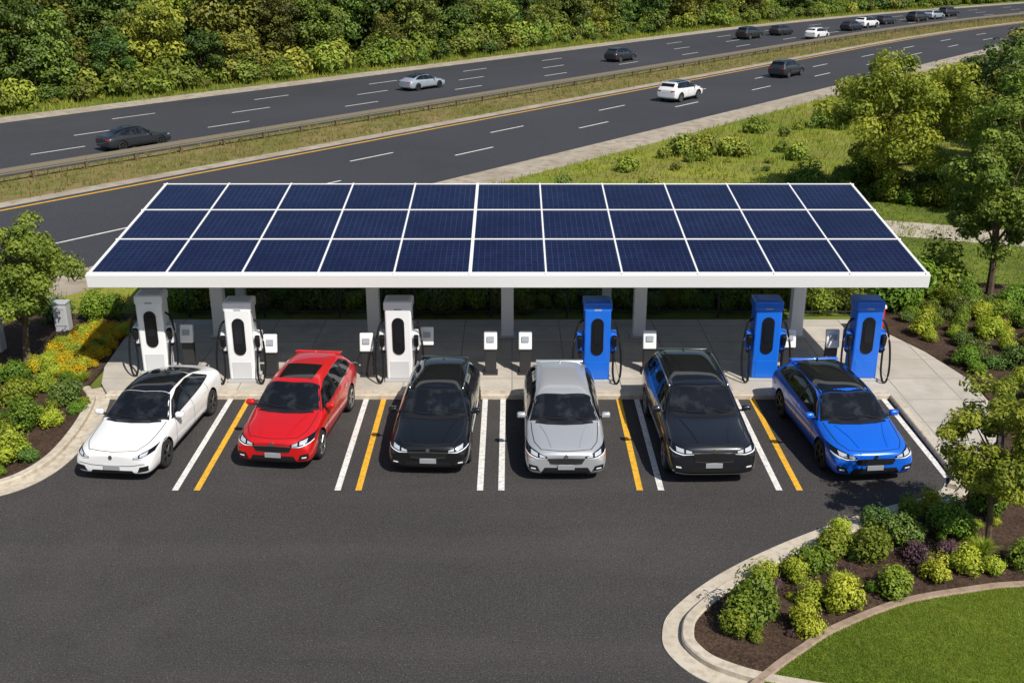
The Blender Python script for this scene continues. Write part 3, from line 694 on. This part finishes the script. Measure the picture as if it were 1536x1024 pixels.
# ------------------------------------------------------------------ vegetation placement
def vis(x,y,m=8): return abs(x)<.47*(y+4.4)+m
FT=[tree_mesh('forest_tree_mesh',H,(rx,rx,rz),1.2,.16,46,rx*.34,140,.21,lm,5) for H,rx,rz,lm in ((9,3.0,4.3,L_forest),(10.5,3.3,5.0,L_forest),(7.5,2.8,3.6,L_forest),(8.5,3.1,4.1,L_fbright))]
FS=[shrub_mesh('undergrowth_mesh',lm,1200,.06) for lm in (L_forest,L_mid,L_fbright)]
fo=empty('distant_forest')
for off,step,sc,smin in ((32.5,4.2,.72,-75),(36,4.6,.95,-75),(41,5.6,1.15,-75),(47,6.5,1.3,-75),(56,7.5,1.35,70)):
    s=float(smin)
    while s<330:
        p,_=hw(s+rnd.uniform(-1.5,1.5),off+rnd.uniform(-1.8,1.8))
        k=3 if rnd.random()<.16 else rnd.randrange(3)
        if p.y>30 and vis(p.x,p.y): put('forest_tree',FT[k],p.x,p.y,0,sc*rnd.uniform(.62,1.22),fo)
        s+=step
for off in (29.2,30.6,32):
    s=-75.0
    while s<300:
        p,_=hw(s,off+rnd.uniform(-.9,.9))
        if vis(p.x,p.y): put('undergrowth',rnd.choice(FS[:2]+FS),p.x,p.y,-.05,rnd.choice((.8,1.3,1.8,2.6,3.6))*rnd.uniform(.8,1.2),fo)
        s+=rnd.uniform(1.0,3.2)
rw=empty('roadside_woodland')
wood=[(23.5,54),(28.5,71),(38.5,89),(49,105),(68,129),(100,160),(100,60),(60,45),(26,44)]
for x,y in scatter(wood,180,2.7):
    if vis(x,y,6): put('woodland_tree',FT[rnd.randrange(3) if rnd.random()<.85 else 3],x,y,0,rnd.uniform(.46,.66)*(1.1 if y<80 else .82),rw)
for x,y in scatter(wood,180,1.2):
    if vis(x,y,3): put('undergrowth',rnd.choice(FS),x,y,-.05,rnd.uniform(1.2,3),rw)
for i in range(110):
    s=rnd.uniform(5,75); p,_=hw(s,rnd.uniform(-30,-17))
    if p.y>47 and not (p.x<14 and p.y<52): put('field_bush',rnd.choice(FS),p.x,p.y,-.05,rnd.choice((.5,.7,1.0,1.6)),rw)
for x,y,r in ((9.8,61,2.0),(11.0,62,2.0),(12.3,61.3,1.7),(10.5,59.6,1.3),(13.3,62.5,1.3),(8.6,60.4,1.1)): put('field_bush',FS[2],x,y,-.05,r,rw)
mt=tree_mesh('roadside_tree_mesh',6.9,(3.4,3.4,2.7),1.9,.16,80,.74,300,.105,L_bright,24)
put('broadleaf_tree',mt,18.0,50,0,1.0,sz=1.0)
mt2=tree_mesh('roadside_tree_mesh2',6.3,(2.0,2.0,2.4),1.7,.12,62,.50,290,.085,L_mid,18)
put('broadleaf_tree',mt2,16.6,35.3,0,1.0,sz=1.0); put('broadleaf_tree',mt2,22.5,47,0,1.15,sz=1.1)
mt3=tree_mesh('ornamental_tree_mesh',3.4,(1.25,1.25,1.1),1.15,.06,76,.30,260,.048,L_bright,16)
put('ornamental_tree',mt3,9.65,18.8,.1,1.0,sz=1.0)
mt4=tree_mesh('ornamental_tree_mesh2',4.35,(1.55,1.55,1.45),1.4,.09,72,.40,280,.062,L_mid,18)
put('ornamental_tree',mt4,-14.0,28.6,.1,1.0,sz=1.0)
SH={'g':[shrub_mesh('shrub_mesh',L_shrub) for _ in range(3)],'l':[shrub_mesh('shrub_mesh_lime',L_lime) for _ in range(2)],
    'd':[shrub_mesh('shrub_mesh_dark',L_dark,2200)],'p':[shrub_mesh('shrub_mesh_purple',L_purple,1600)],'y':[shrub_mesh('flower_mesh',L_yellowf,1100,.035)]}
TF=grass_tuft_mesh('ornamental_grass_mesh',L_lime)
for x,y,r,k in ((4.34,16.25,.60,'g'),(5.2,15.95,.42,'l'),(6.07,16.6,.47,'l'),(7.16,17.15,.45,'g'),(8.13,17.6,.36,'l'),(7.07,18.3,.50,'g'),(6.4,18.4,.46,'g'),(5.46,17.6,.36,'l'),(5.85,17.95,.44,'g'),(4.8,17.5,.36,'l'),
    (8.8,17.9,.38,'l'),(9.3,17.8,.28,'l'),(7.91,18.9,.46,'d'),(9.0,19.3,.54,'g'),(10.1,18.1,.46,'g'),(8.0,18.25,.34,'p'),(5.5,16.8,.38,'l'),(3.95,15.85,.36,'g'),(7.6,19.5,.36,'d'),(9.0,20.3,.38,'l'),(10.1,20.0,.55,'g'),(8.4,19.9,.34,'g'),
    (6.8,19.2,.30,'l'),(8.7,18.5,.26,'p'),(10.9,20.8,.5,'g'),
    (-11.75,22.6,.60,'l'),(-12.2,24.3,.55,'g'),(-11.75,25.9,.50,'d'),(-13.1,25.9,.55,'g'),(-13.0,24.0,.5,'g'),(-12.7,26.7,.4,'l'),(-13.8,27.3,.5,'g'),(-13,27.8,.4,'l'),(-12.5,23.2,.45,'g'),(-12.6,21.9,.55,'l'),(-13.8,22.8,.6,'g'),(-14.2,24.8,.6,'l'),(-14.9,26.3,.5,'g'),(-11.6,24.5,.34,'l'),(-12.4,29.9,.3,'g'),(-13.4,32.4,.6,'g'),(-14.6,32.4,.6,'d'),(-12.9,32.7,.5,'g')):
    put('shrub',rnd.choice(SH[k]),x,y,.09,r*2)
for x,y in scatter([(4.0,16.3),(5.3,18.3),(8,19.9),(10,20.4),(10.5,18.2),(8,17.6),(5.6,16.3),(4.2,15.2)],34,.3): put('groundcover_plant',rnd.choice(SH[rnd.choice('ggldpl')]),x,y,.08,rnd.uniform(.16,.36))
for x,y in scatter([(-11.3,22),(-11.2,26.4),(-12,28),(-15,28),(-16,22),(-13,21.4)],60,.35): put('groundcover_plant',rnd.choice(SH[rnd.choice('ggldg')]),x,y,.08,rnd.uniform(.3,.6))
for x,y in ((6.3,17.3),(9.4,18.5),(-12.0,27.4)): put('ornamental_grass',TF,x,y,.09,rnd.uniform(.5,.7))
for x,y in scatter([(-11.95,27.6),(-12.05,32),(-13.4,31.6),(-13.9,27.9)],60,.24): put('flowering_plant',SH['y'][0] if rnd.random()<.62 else SH['l'][0],x,y,.08,rnd.uniform(.35,.62))
for x,y in scatter([(12.6,23.6),(13.1,27.5),(12.6,30),(12.0,32.5),(13,35),(22,34),(20,22),(13,21)],170,.48):
    put('shrub',rnd.choice(SH[rnd.choice('ggglld')]),x,y,.08,rnd.uniform(.55,1.2))
for x,y,r in ((12.6,33.6,1.0),(13.6,34.6,1.2),(12.2,35.2,1.1),(14.9,35.6,1.1)): put('large_shrub',SH['g'][0] if r>1.1 else SH['g'][1],x,y,0,r*2)
hd=empty('hedge')
for x,y in scatter([(-12,33.6),(11.6,33.6),(11.6,37),(-12,37)],150,.6): put('hedge_bush',rnd.choice(SH['d']+SH['g']),x,y,0,rnd.uniform(.7,1.7),hd)
for x,y in scatter([(14,50.5),(28,45.5),(28,49),(20,53),(14,54)],40,.8): put('hedge_bush',rnd.choice(SH['d']+SH['g']),x,y,0,rnd.uniform(1.0,2.2),hd)
blades('field_grass_blades',scatter(field,22000),.0,.30,.03,L_fieldb,3,.18)
mp=[]
for i in range(9000):
    s=rnd.uniform(-50,170); p,_=hw(s,rnd.uniform(1.5,6.9)); mp.append((p.x,p.y))
blades('median_grass_blades',mp,0,.28,.03,L_dry,2,.1)
mp=[]
for i in range(8000):
    s=rnd.uniform(-50,170); p,_=hw(s,rnd.uniform(26.6,31)); mp.append((p.x,p.y))
blades('verge_grass_blades',mp,0,.45,.04,L_fieldb,2,.1)
blades('rear_grass_blades',scatter([(-14,33.4),(12,33.6),(24,34),(26,44),(20,49),(8,50),(-6,42)],12000),0,.14,.02,L_blade,3,.08)

# ------------------------------------------------------------------ light / camera
el=R(49); sd=Vector((-.60,.80,0)).normalized()*math.cos(el)+Vector((0,0,-math.sin(el)))
sl=bpy.data.lights.new('sun','SUN'); sl.energy=5.0; sl.angle=R(.53); sl.color=(1,.945,.86)
so=bpy.data.objects.new('sun',sl); so.rotation_euler=sd.to_track_quat('-Z','Y').to_euler(); so.location=(0,0,50); link(so)
w=bpy.data.worlds.new('World'); scene.world=w; w.use_nodes=True; nt=w.node_tree
sk=nt.nodes.new('ShaderNodeTexSky'); sk.sky_type='NISHITA'; sk.sun_disc=False; sk.sun_elevation=el; sk.sun_rotation=math.atan2(.60,-.80)
bg=nt.nodes['Background']; nt.links.new(sk.outputs[0],bg.inputs[0]); bg.inputs[1].default_value=.085
cam=bpy.data.cameras.new('camera'); cam.lens=37.5; cam.sensor_width=36; cam.clip_end=5000; cam.clip_start=.1
co=bpy.data.objects.new('camera',cam); co.location=(0,0,11.6); co.rotation_euler=(R(90-20.62),0,0); link(co); scene.camera=co
scene.view_settings.view_transform='Standard'; scene.view_settings.look='None'; scene.view_settings.exposure=0
